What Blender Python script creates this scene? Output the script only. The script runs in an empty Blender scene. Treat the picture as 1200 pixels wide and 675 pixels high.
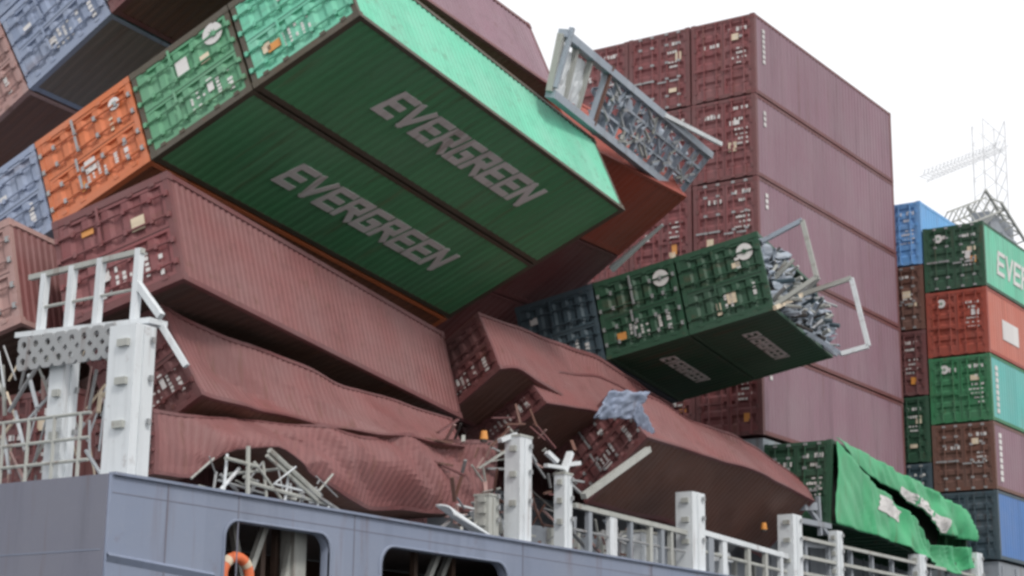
import bpy, math, random
from mathutils import Vector, Matrix, Euler, noise
random.seed(7)
SC = bpy.context.scene
COL = SC.collection
# ------------------------------------------------------------------ camera, sky, sun, exposure
cd = bpy.data.cameras.new("camera"); cam = bpy.data.objects.new("camera", cd); COL.objects.link(cam)
cd.sensor_width = 36.0; cd.lens = 36.0 * 2102.997 / 1200.0; cd.clip_start = 0.1; cd.clip_end = 6000
def cam_axes(pitch, yaw, roll):
    cp, sp = math.cos(pitch), math.sin(pitch)
    F = Vector((math.cos(yaw) * cp, math.sin(yaw) * cp, sp)); R = Vector((math.sin(yaw), -math.cos(yaw), 0)); U = R.cross(F)
    c, s = math.cos(roll), math.sin(roll)
    return F, c * R + s * U, -s * R + c * U
F_, R_, U_ = cam_axes(.2431021, .5909228, .01118699)
cam.matrix_world = Matrix(((R_.x, U_.x, -F_.x, 0), (R_.y, U_.y, -F_.y, 0), (R_.z, U_.z, -F_.z, 0), (0, 0, 0, 1)))
SC.camera = cam
TO_SUN = Vector((-.34, -.62, .71)).normalized()
w = bpy.data.worlds.new("World"); SC.world = w; w.use_nodes = True
nt = w.node_tree; nt.nodes.clear()
out = nt.nodes.new("ShaderNodeOutputWorld"); bg = nt.nodes.new("ShaderNodeBackground"); sky = nt.nodes.new("ShaderNodeTexSky")
sky.sky_type = 'NISHITA'; sky.sun_disc = False
sky.sun_elevation = math.asin(TO_SUN.z); sky.sun_rotation = math.atan2(TO_SUN.x, TO_SUN.y)
sky.dust_density = 3.0
mixn = nt.nodes.new("ShaderNodeMix"); mixn.data_type = 'RGBA'; mixn.inputs[0].default_value = 0.86   # even white cloud deck
mixn.inputs[7].default_value = (11.0, 11.0, 11.1, 1)
nt.links.new(sky.outputs[0], mixn.inputs[6]); nt.links.new(mixn.outputs[2], bg.inputs[0])
bg.inputs[1].default_value = 0.1
nt.links.new(bg.outputs[0], out.inputs[0])
sl = bpy.data.lights.new("sun", 'SUN'); sl.energy = 1.5; sl.angle = math.radians(10); sl.color = (1.0, .96, .9)
so = bpy.data.objects.new("sun", sl); COL.objects.link(so); so.rotation_euler = TO_SUN.to_track_quat('Z', 'Y').to_euler(); so.location = (0, -20, 80)
SC.view_settings.view_transform = 'Standard'; SC.view_settings.look = 'None'; SC.view_settings.exposure = 0.16; SC.view_settings.gamma = 1
SC.cycles.filter_width = 2.9
SC.cycles.max_bounces = 6

# ------------------------------------------------------------------ materials
def lin(c):
    return tuple((x / 12.92 if x <= .04045 else ((x + .055) / 1.055) ** 2.4) for x in c)
def paint(name, col, rough=.6, rust=.5, fade=.35, metallic=0.0, scale=1.0, rustcol=(.13, .055, .03)):
    m = bpy.data.materials.new(name); m.use_nodes = True; t = m.node_tree; N = t.nodes; Lk = t.links
    b = N["Principled BSDF"]; b.inputs["Roughness"].default_value = rough; b.inputs["Metallic"].default_value = metallic
    tc = N.new("ShaderNodeTexCoord"); oi = N.new("ShaderNodeObjectInfo")
    sc = N.new("ShaderNodeVectorMath"); sc.operation = 'MULTIPLY_ADD'
    cx = N.new("ShaderNodeCombineXYZ")
    mu = N.new("ShaderNodeMath"); mu.operation = 'MULTIPLY'; mu.inputs[1].default_value = 37.0; Lk.new(oi.outputs["Random"], mu.inputs[0])
    for i in range(3): Lk.new(mu.outputs[0], cx.inputs[i])
    Lk.new(tc.outputs["Object"], sc.inputs[0]); sc.inputs[1].default_value = (scale,) * 3; Lk.new(cx.outputs[0], sc.inputs[2])
    def nz(s, d=4, r=.6, mapv=None):
        n = N.new("ShaderNodeTexNoise"); n.inputs["Scale"].default_value = s; n.inputs["Detail"].default_value = d; n.inputs["Roughness"].default_value = r
        if mapv:
            mp = N.new("ShaderNodeMapping"); mp.inputs["Scale"].default_value = mapv; Lk.new(sc.outputs[0], mp.inputs[0]); Lk.new(mp.outputs[0], n.inputs["Vector"])
        else: Lk.new(sc.outputs[0], n.inputs["Vector"])
        return n.outputs["Fac"]
    def ramp(x, a, bb, lo=0, hi=1):
        r = N.new("ShaderNodeMapRange"); r.inputs[1].default_value = a; r.inputs[2].default_value = bb; r.inputs[3].default_value = lo; r.inputs[4].default_value = hi
        Lk.new(x, r.inputs[0]); return r.outputs[0]
    def mix(fac, A, B):
        x = N.new("ShaderNodeMix"); x.data_type = 'RGBA'
        Lk.new(fac, x.inputs[0])
        for s, v in ((6, A), (7, B)):
            if isinstance(v, tuple): x.inputs[s].default_value = (*v, 1)
            else: Lk.new(v, x.inputs[s])
        return x.outputs[2]
    g = sum(col) / 3
    faded = tuple(min(.9, c * .72 + (g * .28) + .03) for c in col)
    dark = tuple(c * .55 for c in col)
    c1 = mix(ramp(nz(.55, 3), .35, .7, 0, fade * 1.8), col, faded)
    c2 = mix(ramp(nz(1, 4, .65, (2.6, 2.6, .25)), .52, .78, 0, .55), c1, dark)          # dirty streaks down the panel
    sx = N.new("ShaderNodeSeparateXYZ"); Lk.new(sc.outputs[0], sx.inputs[0])
    fl = N.new("ShaderNodeMath"); fl.operation = 'SNAP'; fl.inputs[1].default_value = 1.18; Lk.new(sx.outputs[0], fl.inputs[0])
    wn = N.new("ShaderNodeTexWhiteNoise"); wn.noise_dimensions = '1D'; Lk.new(fl.outputs[0], wn.inputs["W"])
    c2 = mix(ramp(wn.outputs["Value"], 0, 1, 0, .22), c2, dark)                           # sheets welded from plates of slightly different tone
    c2 = mix(ramp(nz(1, 3, .6, (3.4, 3.4, .35)), .6, .7, 0, .2 + .45 * rust), c2, rustcol) if rust > 0 else c2   # rust runs
    c3 = mix(ramp(nz(2.3, 6, .7), .66 - .12 * rust, .78 - .1 * rust, 0, .75 * min(1, rust + .2)), c2, rustcol) if rust > 0 else c2
    c4 = mix(ramp(nz(14, 3), .55, .8, 0, .35), c3, faded)
    Lk.new(c4, b.inputs["Base Color"])
    bp = N.new("ShaderNodeBump"); bp.inputs["Strength"].default_value = .25; bp.inputs["Distance"].default_value = .02
    Lk.new(nz(3.5, 4), bp.inputs["Height"]); Lk.new(bp.outputs[0], b.inputs["Normal"])
    return m
M = {}
M['maroon']   = paint('maroon_paint', (.17, .055, .056), rust=.4, fade=.45)
M['doorred']  = paint('door_red_paint', (.235, .066, .07), rust=.4, fade=.45)
M['mauve']    = paint('faded_maroon_paint', (.255, .145, .185), rust=.08, fade=.35)
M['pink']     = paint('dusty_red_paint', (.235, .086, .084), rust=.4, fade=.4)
M['red']      = paint('oxide_red_paint', (.34, .06, .035), rust=.3, fade=.3)
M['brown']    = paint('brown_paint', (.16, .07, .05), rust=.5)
M['green']    = paint('dark_green_paint', (.035, .2, .085), rust=.3, fade=.4)
M['mint']     = paint('lit_green_paint', (.15, .56, .38), rust=.15, fade=.4)  # faded green, with the brightness of lit faces put into the colour
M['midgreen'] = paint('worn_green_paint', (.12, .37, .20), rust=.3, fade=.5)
M['sidegreen']= paint('side_green_paint', (.09, .33, .15), rust=.3, fade=.3)  # duller green for the long sides of the toppled pair
M['rustframe']= paint('rusty_frame_paint', (.085, .07, .045), rust=.6)
M['shadebrown']    = paint('shaded_brown_paint', (.075, .042, .03), rust=.5)  # brown darkened: shade of the down-facing sides is put into the paint
M['umber']   = paint('umber_paint', (.2, .165, .145), rust=.4)
M['green2']   = paint('deep_green_paint', (.022, .085, .045), rust=.3, fade=.3)
M['orange']   = paint('orange_paint', (.62, .17, .06), rust=.35, fade=.3)
M['sideorange']= paint('dark_orange_paint', (.22, .075, .035), rust=.6)  # darker orange for the container's long sides, with rust patches
M['bluegrey'] = paint('blue_grey_paint', (.27, .33, .47), rust=.3, fade=.45)
M['slate']    = paint('slate_paint', (.05, .085, .11), rust=.3)
M['blue']     = paint('blue_paint', (.08, .2, .48), rust=.2)
M['sky']      = paint('light_blue_paint', (.14, .36, .72), rust=.1)
M['teal']     = paint('teal_paint', (.12, .45, .42), rust=.15)
M['coral']    = paint('coral_paint', (.55, .16, .11), rust=.2)
M['rose']     = paint('pale_rose_paint', (.42, .25, .23), rust=.5)
M['white']    = paint('white_paint', (.70, .74, .77), rust=.4, fade=.2)
M['sheet'] = paint('torn_bright_green_paint', (.07, .42, .19), rust=.2, fade=.45)
M['mark']     = paint('white_lettering', (.70, .68, .67), rust=.35, fade=.3)
M['yellow']   = paint('amber_sticker', (.75, .3, .05), rust=.1)
M['cream']    = paint('cream_sticker', (.75, .62, .45), rust=.1)
M['galv']     = paint('galvanised_steel', (.36, .37, .38), rough=.5, rust=.4, metallic=.3)
M['dark']     = paint('dark_steel', (.035, .03, .028), rust=.3)
M['rubber']   = paint('black_rubber', (.02, .02, .02), rust=0)
M['hull']     = paint('grey_blue_hull_paint', (.215, .255, .355), rust=.26, fade=.3, scale=.6)
M['hullend']  = paint('grey_stern_paint', (.175, .18, .235), rust=.22, fade=.3, scale=.6)
M['hullrust'] = paint('rust_weep', (.20, .19, .22), rust=.5)
M['steelgrey']= paint('grey_deck_steel', (.27, .30, .34), rust=.45)
M['bracket']  = paint('light_grey_steel', (.42, .43, .40), rust=.5)
M['rustsheet']= paint('torn_grey_steel', (.33, .385, .46), rough=.45, rust=.4)
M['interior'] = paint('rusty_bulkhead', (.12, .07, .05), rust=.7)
M['lifering'] = paint('orange_ring', (.8, .16, .04), rust=0)
M['concrete'] = paint('quay_concrete', (.075, .07, .066), rust=0, fade=.3, rough=.9)
M['sea']      = paint('harbour_water', (.03, .05, .06), rust=0, rough=.12)
M['crane']    = paint('pale_crane_paint', (.75, .76, .78), rust=.1)  # near-white so the crane washes out: haze put into the colour

# ------------------------------------------------------------------ mesh helpers
class MB:
    def __init__(s): s.v = []; s.f = []; s.m = []
    def quad(s, a, b, c, d, mi=0):
        n = len(s.v); s.v += [tuple(a), tuple(b), tuple(c), tuple(d)]; s.f.append((n, n + 1, n + 2, n + 3)); s.m.append(mi)
    def box(s, lo, hi, mi=0, n=(1, 1, 1)):
        k = len(s.v); nx, ny, nz = n; idx = {}
        def vid(i, j, l):
            if (i, j, l) not in idx:
                idx[(i, j, l)] = len(s.v)
                s.v.append((lo[0] + (hi[0] - lo[0]) * i / nx, lo[1] + (hi[1] - lo[1]) * j / ny, lo[2] + (hi[2] - lo[2]) * l / nz))
            return idx[(i, j, l)]
        def f(*q): s.f.append(tuple(vid(*p) for p in q)); s.m.append(mi)
        for i in range(nx):
            for j in range(ny):
                f((i, j, 0), (i, j + 1, 0), (i + 1, j + 1, 0), (i + 1, j, 0)); f((i, j, nz), (i + 1, j, nz), (i + 1, j + 1, nz), (i, j + 1, nz))
            for l in range(nz):
                f((i, 0, l), (i + 1, 0, l), (i + 1, 0, l + 1), (i, 0, l + 1)); f((i, ny, l), (i, ny, l + 1), (i + 1, ny, l + 1), (i + 1, ny, l))
        for j in range(ny):
            for l in range(nz):
                f((0, j, l), (0, j, l + 1), (0, j + 1, l + 1), (0, j + 1, l)); f((nx, j, l), (nx, j + 1, l), (nx, j + 1, l + 1), (nx, j, l + 1))
        return s
    def tube(s, p0, p1, r, n=6, mi=0, r1=None):
        p0, p1 = Vector(p0), Vector(p1); d = (p1 - p0).normalized(); a = d.orthogonal().normalized(); b = d.cross(a); k = len(s.v)
        r1 = r if r1 is None else r1
        for p, rr in ((p0, r), (p1, r1)):
            for i in range(n):
                t = 2 * math.pi * i / n; s.v.append(tuple(p + (a * math.cos(t) + b * math.sin(t)) * rr))
        for i in range(n): s.f.append((k + i, k + (i + 1) % n, k + n + (i + 1) % n, k + n + i)); s.m.append(mi)
        s.f.append(tuple(k + i for i in range(n))[::-1]); s.m.append(mi); s.f.append(tuple(k + n + i for i in range(n))); s.m.append(mi)
        return s
    def path(s, pts, r, n=6, mi=0):
        for a, b in zip(pts, pts[1:]): s.tube(a, b, r, n, mi)
        return s
    def bar(s, p0, p1, wd, ht, up=(0, 0, 1), mi=0):
        p0, p1 = Vector(p0), Vector(p1); d = (p1 - p0).normalized(); upv = Vector(up)
        if abs(d.dot(upv)) > .95: upv = Vector((1, 0, 0)) if abs(d.x) < .9 else Vector((0, 1, 0))
        sd = d.cross(upv).normalized(); u = sd.cross(d); k = len(s.v)
        for p in (p0, p1):
            for x, y in ((-1, -1), (1, -1), (1, 1), (-1, 1)): s.v.append(tuple(p + sd * x * wd / 2 + u * y * ht / 2))
        for q in ((0, 3, 2, 1), (4, 5, 6, 7), (0, 1, 5, 4), (1, 2, 6, 5), (2, 3, 7, 6), (3, 0, 4, 7)): s.f.append(tuple(k + i for i in q)); s.m.append(mi)
        return s
    def grid(s, rows, mi=0, thick=None):
        k = len(s.v); R = len(rows); Cn = len(rows[0])
        for r in rows: s.v += [tuple(p) for p in r]
        for i in range(R - 1):
            for j in range(Cn - 1):
                s.f.append((k + i * Cn + j, k + i * Cn + j + 1, k + (i + 1) * Cn + j + 1, k + (i + 1) * Cn + j)); s.m.append(mi)
        return s
    def mesh(s, name, mats, smooth=False):
        me = bpy.data.meshes.new(name); me.from_pydata(s.v, [], s.f)
        for m in mats: me.materials.append(m)
        for p, i in zip(me.polygons, s.m):
            p.material_index = i; p.use_smooth = smooth
        me.update(); return me
def link(name, me, parent=None, mat=None):
    o = bpy.data.objects.new(name, me); COL.objects.link(o)
    if parent: o.parent = parent
    return o
def tag(o, label=None, cat=None, group=None, kind=None):
    if label: o['label'] = label
    if cat: o['category'] = cat
    if group: o['group'] = group
    if kind: o['kind'] = kind
    return o
def thing(name, label, cat, loc=(0, 0, 0), group=None):
    o = bpy.data.objects.new(name, None); COL.objects.link(o); o.location = loc; o.empty_display_size = .3
    return tag(o, label, cat, group)
def rot(yaw, pitch, roll):
    return (Matrix.Rotation(yaw, 3, 'Z') @ Matrix.Rotation(pitch, 3, 'Y') @ Matrix.Rotation(roll, 3, 'X'))
def poly(pts, u):
    """point at fraction u along control points spaced by x"""
    x0, x1 = pts[0][0], pts[-1][0]; x = x0 + (x1 - x0) * u
    i = 0
    while i < len(pts) - 2 and (x > pts[i + 1][0]) == (x1 > x0): i += 1
    a, b = Vector(pts[i]), Vector(pts[i + 1]); t = (x - a.x) / (b.x - a.x)
    return a + (b - a) * t
def spoly(pts, u):
    """same, but smoothed"""
    e = .03
    return (poly(pts, max(0, u - e)) + poly(pts, u) * 2 + poly(pts, min(1, u + e))) / 4 if e < u < 1 - e else poly(pts, u)

# ------------------------------------------------------------------ shipping containers
W = 2.44
CACHE = {}
def corr(length, width, pitch, depth, fn, rows=1, nper=1):
    """corrugated sheet: ribs every pitch along s; fn(s, t, off) -> point"""
    n = max(2, round(length / pitch)); p = length / n; ss = []
    for i in range(n):
        a = i * p
        ss += [(a, 0), (a + p * .32, 0), (a + p * .5, depth), (a + p * .82, depth)]
    ss.append((length, 0))
    return [[fn(s_, width * r / rows, o) for r in range(rows + 1)] for s_, o in ss]
def parts_for(L, H, fine):
    """geometry of a container as {part: [(name, MB, material slots)]} in container space:
    x from the door end, y from outboard edge, z from floor"""
    key = (L, H, fine)
    if key in CACHE: return CACHE[key]
    nx = 40 if fine else 1; rw = 14 if fine else 1; nz = 5 if fine else 1
    P = []
    c = .17
    for x in (0, L - c):
        for y in (0, W - c):
            P.append(('corner_post', MB().box((x + .004, y + .004, c), (x + c - .004, y + c - .004, H - c), n=(1, 1, nz)), 'frame'))
            for z in (0, H - c): P.append(('corner_casting', MB().box((x, y, z), (x + c, y + c, z + c)), 'frame'))
    for y in (.006, W - .126):
        P.append(('bottom_rail', MB().box((c, y, .02), (L - c, y + .12, .15), n=(nx, 1, 1)), 'frame'))
        P.append(('top_rail', MB().box((c, y, H - .11), (L - c, y + .12, H - .008), n=(nx, 1, 1)), 'frame'))
    for x in (.01, L - .13):
        P.append(('end_sill', MB().box((x, c, .02), (x + .12, W - c, .15), n=(1, 3, 1)), 'frame'))
        P.append(('end_header', MB().box((x, c, H - .14), (x + .12, W - c, H - .02), n=(1, 3, 1)), 'frame'))
    b = MB(); b.grid(corr(L - 2 * c, H - .26, .28, .04, lambda s, t, o: (c + s, .012 + o * .42, .15 + t), rw)); P.append(('side_panel', b, 'side'))
    b = MB(); b.grid(corr(L - 2 * c, H - .26, .28, .04, lambda s, t, o: (c + s, W - .012 - o * .42, .15 + t), rw)); P.append(('side_panel', b, 'side'))
    b = MB(); b.grid(corr(L - .26, W - .24, .21, .022, lambda s, t, o: (.13 + s, .12 + t, H - .03 - o), rw)); P.append(('roof_panel', b, 'roof'))
    b = MB(); b.box((.13, .13, .10), (L - .13, W - .13, .14), n=(nx, 2, 1))
    for i in range(int(L / .6)): b.box((.3 + i * .6, .13, .022), (.36 + i * .6, W - .13, .097))
    P.append(('floor', b, 'frame'))
    b = MB(); b.grid(corr(W - 2 * c, H - .29, .27, .045, lambda s, t, o: (L - .012 - o, c + s, .15 + t), rw)); P.append(('front_wall', b, 'side'))
    # two door leaves with pressed panels
    for k in (0, 1):
        y0 = c + .008 if k == 0 else W / 2 + .012; y1 = W / 2 - .012 if k == 0 else W - c - .008
        b = MB(); f = .07
        b.box((.02, y0, .155), (.09, y0 + f, H - .145), n=(1, 1, nz)); b.box((.02, y1 - f, .155), (.09, y1, H - .145), n=(1, 1, nz))
        b.box((.022, y0 + f, .155), (.09, y1 - f, .155 + f)); b.box((.022, y0 + f, H - .145 - f), (.09, y1 - f, H - .145))
        hh = H - .3 - 2 * f
        b.grid(corr(hh, y1 - y0 - 2 * f, hh / 5, .05, lambda s, t, o: (.03 + o, y0 + f + t, .155 + f + s), 3 if fine else 1))
        rods = []
        for q in (.24, .70):
            y = y0 + (y1 - y0) * q; r = MB()
            r.tube((-.015, y, .06), (-.015, y, H - .05), .026, 6, 0)
            for zz in (.09, .5, 1.15, 1.75, H - .5, H - .1): r.box((-.04, y - .06, zz - .04), (.018, y + .06, zz + .04), 1)
            r.box((-.05, y, 1.0 + .12 * k), (-.03, y + .36, 1.06 + .12 * k), 1)
            rods.append(r)
        hg = MB()
        ye = y0 - .05 if k == 0 else y1 - .03
        for zz in (.4, .95, H - .95, H - .4): hg.box((-.01, ye, zz - .07), (.019, ye + .09, zz + .07))
        P.append(('door', b, 'door', rods, hg))
    P.append(('door_gasket', MB().box((.03, W / 2 - .0115, .155), (.06, W / 2 + .0115, H - .145)), 'rubber'))
    CACHE[key] = P
    return P
MARKS = {}
def marks_mesh(H, var):
    """flat painted code numbers, placards and stickers on the door leaves (too small in the photo to read)"""
    if (H, var) in MARKS: return MARKS[(H, var)]
    rnd = random.Random(100 + var * 7); b = MB(); U = rnd.uniform
    def line(y, z, wd, ht, mi, n):
        y = min(y, W - .25 - wd)
        y = y if y > W / 2 else min(y, W / 2 - .06 - wd)
        cw = wd / n
        for i in range(n):
            if rnd.random() < .8: b.box((.001, y + i * cw, z), (.014, y + i * cw + cw * U(.5, .85), z + ht * U(.8, 1)), mi)
    def patch(y, z, wd, ht, mi): b.box((.001, y, z), (.014, y + wd, z + ht), mi)
    yb = U(.26, .42)
    line(yb, H - U(.45, .6), U(.5, .72), U(.1, .17), 0, rnd.choice((3, 5, 7)))
    if rnd.random() < .7: line(yb + U(0, .2), H - U(.75, .9), U(.3, .6), .1, 0, 5)
    for j in range(rnd.randint(2, 5)): line(yb + U(0, .06), H - 1.2 - j * .17, U(.35, .62), U(.05, .09), 0, rnd.choice((4, 6, 8)))
    if rnd.random() < .65: line(1.36, H - U(.5, 1.0), U(.3, .7), U(.1, .2), rnd.choice((0, 0, 2)), rnd.choice((2, 3, 5)))
    for q in range(rnd.randint(1, 3)): patch(rnd.choice((U(.3, .8), U(1.36, 1.8))), U(.4, H - .8), U(.14, .4), U(.12, .36), rnd.choice((0, 0, 1, 2, 2)))
    MARKS[(H, var)] = b; return b
def disc(cx, cy, r, x=-.002, mi=0, n=20):
    b = MB(); b.v = [(x, cx + r * math.cos(2 * math.pi * i / n), cy + r * math.sin(2 * math.pi * i / n)) for i in range(n)] + [(x + .02, cx + r * math.cos(2 * math.pi * i / n), cy + r * math.sin(2 * math.pi * i / n)) for i in range(n)]
    b.f = [tuple(range(n))[::-1]] + [(i, (i + 1) % n, n + (i + 1) % n, n + i) for i in range(n)]; b.m = [0] * len(b.f)
    return b
LET = {'E': [[(0, 0), (0, 1)], [(0, 1), (.8, 1)], [(0, .5), (.7, .5)], [(0, 0), (.8, 0)]],
       'V': [[(0, 1), (.4, 0)], [(.4, 0), (.8, 1)]],
       'R': [[(0, 0), (0, 1)], [(0, 1), (.75, 1)], [(.75, 1), (.75, .52)], [(.75, .5), (0, .5)], [(.35, .5), (.8, 0)]],
       'G': [[(0, 0), (0, 1)], [(0, 1), (.78, 1)], [(0, 0), (.78, 0)], [(.78, 0), (.78, .48)], [(.78, .48), (.42, .48)]],
       'N': [[(0, 0), (0, 1)], [(0, 1), (.75, 0)], [(.75, 0), (.75, 1)]]}
def letter_mb(ch, x, z, cw, chh, fn, th=.17, shear=.22, thick=.012, seg=1):
    """one block letter of thick strokes, as a thin raised plate; fn(x, z, off) -> point"""
    b = MB(); sw = th * chh
    for i, (a, c) in enumerate(LET[ch]):
        a = Vector((x + a[0] * (cw - sw) / .8 + sw / 2, z + sw / 2 + a[1] * (chh - sw))); c = Vector((x + c[0] * (cw - sw) / .8 + sw / 2, z + sw / 2 + c[1] * (chh - sw)))
        d = (c - a).normalized(); nn = Vector((-d.y, d.x)); a = a - d * sw / 2; c = c + d * sw / 2
        if seg > 1:
            rows = []
            for g in range(seg + 1):
                m_ = a + (c - a) * g / seg; rows.append([fn(pp.x + shear * (pp.y - z), pp.y, -thick - .0006 * i) for pp in (m_ + nn * sw / 2, m_ + nn * sw / 4, m_, m_ - nn * sw / 4, m_ - nn * sw / 2)])
            b.grid(rows); continue
        q = [a + nn * sw / 2, a - nn * sw / 2, c - nn * sw / 2, c + nn * sw / 2]
        q = [(p.x + shear * (p.y - z), p.y) for p in q]; k = len(b.v); t0 = -.0006 * i
        b.v += [tuple(fn(px, pz, -thick + t0)) for px, pz in q] + [tuple(fn(px, pz, .008)) for px, pz in q]
        for f in ((0, 1, 2, 3), (0, 4, 5, 1), (1, 5, 6, 2), (2, 6, 7, 3), (3, 7, 4, 0)): b.f.append(tuple(k + j for j in f)); b.m.append(0)
    return b
def write(root, word, x0, x1, z0, z1, fn, gap=.12, mat=None, th=.17):
    n = len(word); slot = (x1 - x0) / n
    for i, ch in enumerate(word):
        link('letter', letter_mb(ch, x0 + i * slot, z0, slot * (1 - gap), z1 - z0, fn, th).mesh('letter', [mat or M['mark']]), root)
MESHES = {}; NC = 0
def container(label, pos, R, H=2.9, L=12.19, col='maroon', side=None, roof=None, door=None, frame=None, var=0, group=None, warp=None, logo=None, marks=True, skip=(), name='shipping_container'):
    """a shipping container; warp(x, y, z) -> world point for wrecked ones"""
    mats = {'frame': M[frame or col], 'side': M[side or col], 'roof': M[roof or side or col], 'door': M[door or col], 'rubber': M['rubber']}
    global NC
    NC += 1; MV = NC % 17
    root = thing(name, label, 'container', pos, group)
    if not warp: root.rotation_euler = R.to_euler()
    rp = Vector(pos)
    def mk(nm, b, ml, parent, key):
        if warp:
            bb = MB(); bb.f = b.f; bb.m = b.m; bb.v = [tuple(warp(*p) - rp) for p in b.v]
            return link(nm, bb.mesh(nm, ml), parent)
        k = (key, tuple(m.name for m in ml))
        if k not in MESHES: MESHES[k] = b.mesh(nm, ml)
        return link(nm, MESHES[k], parent)
    for i, part in enumerate(parts_for(L, H, bool(warp))):
        nm, b, mt = part[:3]
        if nm in skip: continue
        o = mk(nm, b, [mats[mt]], root, (L, H, i))
        if nm == 'door':
            for j, r in enumerate(part[3]): mk('lock_rod', r, [mats['door'], M['galv'] if NC % 3 == 0 else mats['door']], o, (L, H, i, 'r', j))
            tag(mk('hinge', part[4], [mats['frame']], o, (L, H, i, 'h')), kind='stuff')
    if marks and 'door' not in skip: tag(mk('marking', marks_mesh(H, MV), [M['mark'], M['yellow'], M['cream']], root, ('marks', H, MV)), kind='stuff')
    if logo:
        y, z, r = logo
        mk('emblem', disc(y, z, r), [M['mark']], root, ('disc', logo))
        b = MB()     # eight-pointed compass star on the disc
        for k in range(8):
            a = math.pi * k / 4; q = [(y + rr * math.cos(a + t), z + rr * math.sin(a + t)) for rr, t in ((r * .5, 0), (r * .16, .4), (0, 0), (r * .16, -.4))]
            b.quad(*[(-.005 - .0004 * k, p[0], p[1]) for p in q][::-1])
        mk('emblem_star', b, [M['green']], root, ('star', logo))
    return root
def at(R, pos, l): return Vector(pos) + R @ Vector(l)

# ------------------------------------------------------------------ ground, water, ship
b = MB(); b.quad((-400, -400, -1.7), (600, -400, -1.7), (600, 12, -1.7), (-400, 12, -1.7)); b.quad((-400, 12, -1.7), (600, 12, -1.7), (600, 12, -8), (-400, 12, -8))
tag(link('quay', b.mesh('quay', [M['concrete']])), kind='structure')
b = MB(); b.quad((-3000, 12, -5), (3000, 12, -5), (3000, 4000, -5), (-3000, 4000, -5))
tag(link('water', b.mesh('water', [M['sea']])), kind='structure')

X0, YS, YP, ZT = 21.29, 22.4, 54.0, 4.16
ship = thing('ship_hull', 'grey-blue container ship stern with two mooring openings below the wrecked stacks', 'ship', (X0, YS, 0))
def rrect(x0, x1, z0, z1, r, n=6):
    pts = []
    for cx, cz, a0 in ((x1 - r, z0 + r, -90), (x1 - r, z1 - r, 0), (x0 + r, z1 - r, 90), (x0 + r, z0 + r, 180)):
        for i in range(n + 1):
            a = math.radians(a0 + 90 * i / n); pts.append((cx + r * math.cos(a), cz + r * math.sin(a)))
    return pts
HOLES = [(24.15, 27.12, 1.5, 3.69, .34), (28.75, 33.3, 1.5, 3.64, .42)]
def plate_with_holes(outline, holes, thick, name):
    cu = bpy.data.curves.new(name, 'CURVE'); cu.dimensions = '2D'; cu.fill_mode = 'BOTH'; cu.extrude = thick / 2
    for pts in [outline] + holes:
        sp = cu.splines.new('POLY'); sp.points.add(len(pts) - 1); sp.use_cyclic_u = True
        for p, q in zip(sp.points, pts): p.co = (q[0], q[1], 0, 1)
    o = bpy.data.objects.new(name, cu); COL.objects.link(o)
    me = bpy.data.meshes.new_from_object(o.evaluated_get(bpy.context.evaluated_depsgraph_get())); COL.objects.unlink(o); bpy.data.objects.remove(o)
    for v in me.vertices: x, y, z = v.co; v.co = (x, z, y)
    return me
bpy.context.view_layer.update()
XE = 190.0
me = plate_with_holes([(0, 2.9 - .0), (XE - X0, 2.2), (XE - X0, ZT), (0, ZT)][::1], [], .04, 'hull_side')
# upper strake with openings from z 0.6 up to the bulwark top
KN = 2.86
up = plate_with_holes([(0, 0.4), (70, 0.4), (70, ZT), (0, ZT)], [[(x - X0, z) for x, z in rrect(*h)] for h in HOLES], .05, 'side_plate')
up.materials.clear(); up.materials.append(M['hull'])
o = link('side_plate', up, ship)
b = MB(); b.box((70.0, -.025, .4), (XE - X0, .025, ZT)); b.box((-.0, -.02, -6), (XE - X0, .02, .398)); link('side_plate', b.mesh('side_plate', [M['hull']]), ship)
b = MB(); b.box((-.025, .028, -6), (.025, YP - YS, ZT + .02)); link('transom', b.mesh('transom', [M['hullend']]), ship)
b = MB(); b.box((.03, .03, ZT - .22), (XE - X0, YP - YS, ZT - .12)); link('deck_plate', b.mesh('deck_plate', [M['steelgrey']]), ship)
b = MB(); b.box((.03, -.09, ZT), (XE - X0, .07, ZT + .05)); link('bulwark_cap', b.mesh('bulwark_cap', [M['hull']]), ship)
b = MB(); b.box((.05, -.031, 3.86), (69.9, -.0255, 3.875)); link('plate_seam', b.mesh('plate_seam', [M['hullend']]), ship)
b = MB(); b.box((-.031, .1, 2.9), (-.0255, 20, 2.92)); link('plate_seam', b.mesh('plate_seam', [M['hull']]), ship)
for x in (1.35, 24.46 - X0, 6.55, 12.6, 18.5):
    b = MB(); b.box((x, -.034, .42), (x + .03, -.0255, ZT - .01)); link('plate_seam', b.mesh('plate_seam', [M['hullend']]), ship)
b = MB()    # rubbing strake: the hull side steps in below it
b.grid([[(x, -.027, KN - .16 * x / 3), (x, .0 - .09, KN - .05 - .16 * x / 3), (x, -.027, KN - .16 - .16 * x / 3)] for x in (0.0, 2.6)]); link('rubbing_strake', b.mesh('rubbing_strake', [M['hull']]), ship)
for h in HOLES:
    b = MB(); pts = rrect(*h); rows = []
    for x, z in pts + pts[:1]:
        cx, cz = (h[0] + h[1]) / 2, (h[2] + h[3]) / 2
        s = 1.0 + .035
        rows.append([(x - X0, .2, z), (x - X0, -.05, z), (cx + (x - cx) * s - X0, -.05, cz + (z - cz) * s), (cx + (x - cx) * s - X0, -.026, cz + (z - cz) * s)])
    b.grid(rows); link('opening_rim', b.mesh('opening_rim', [M['hull']], True), ship)
b = MB(); b.box((.1, 5.4, .4), (30, 5.5, ZT - .25)); b.box((.1, .3, 1.0), (30, 5.38, 1.1)); link('mooring_deck', b.mesh('mooring_deck', [M['interior']]), ship)
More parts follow.
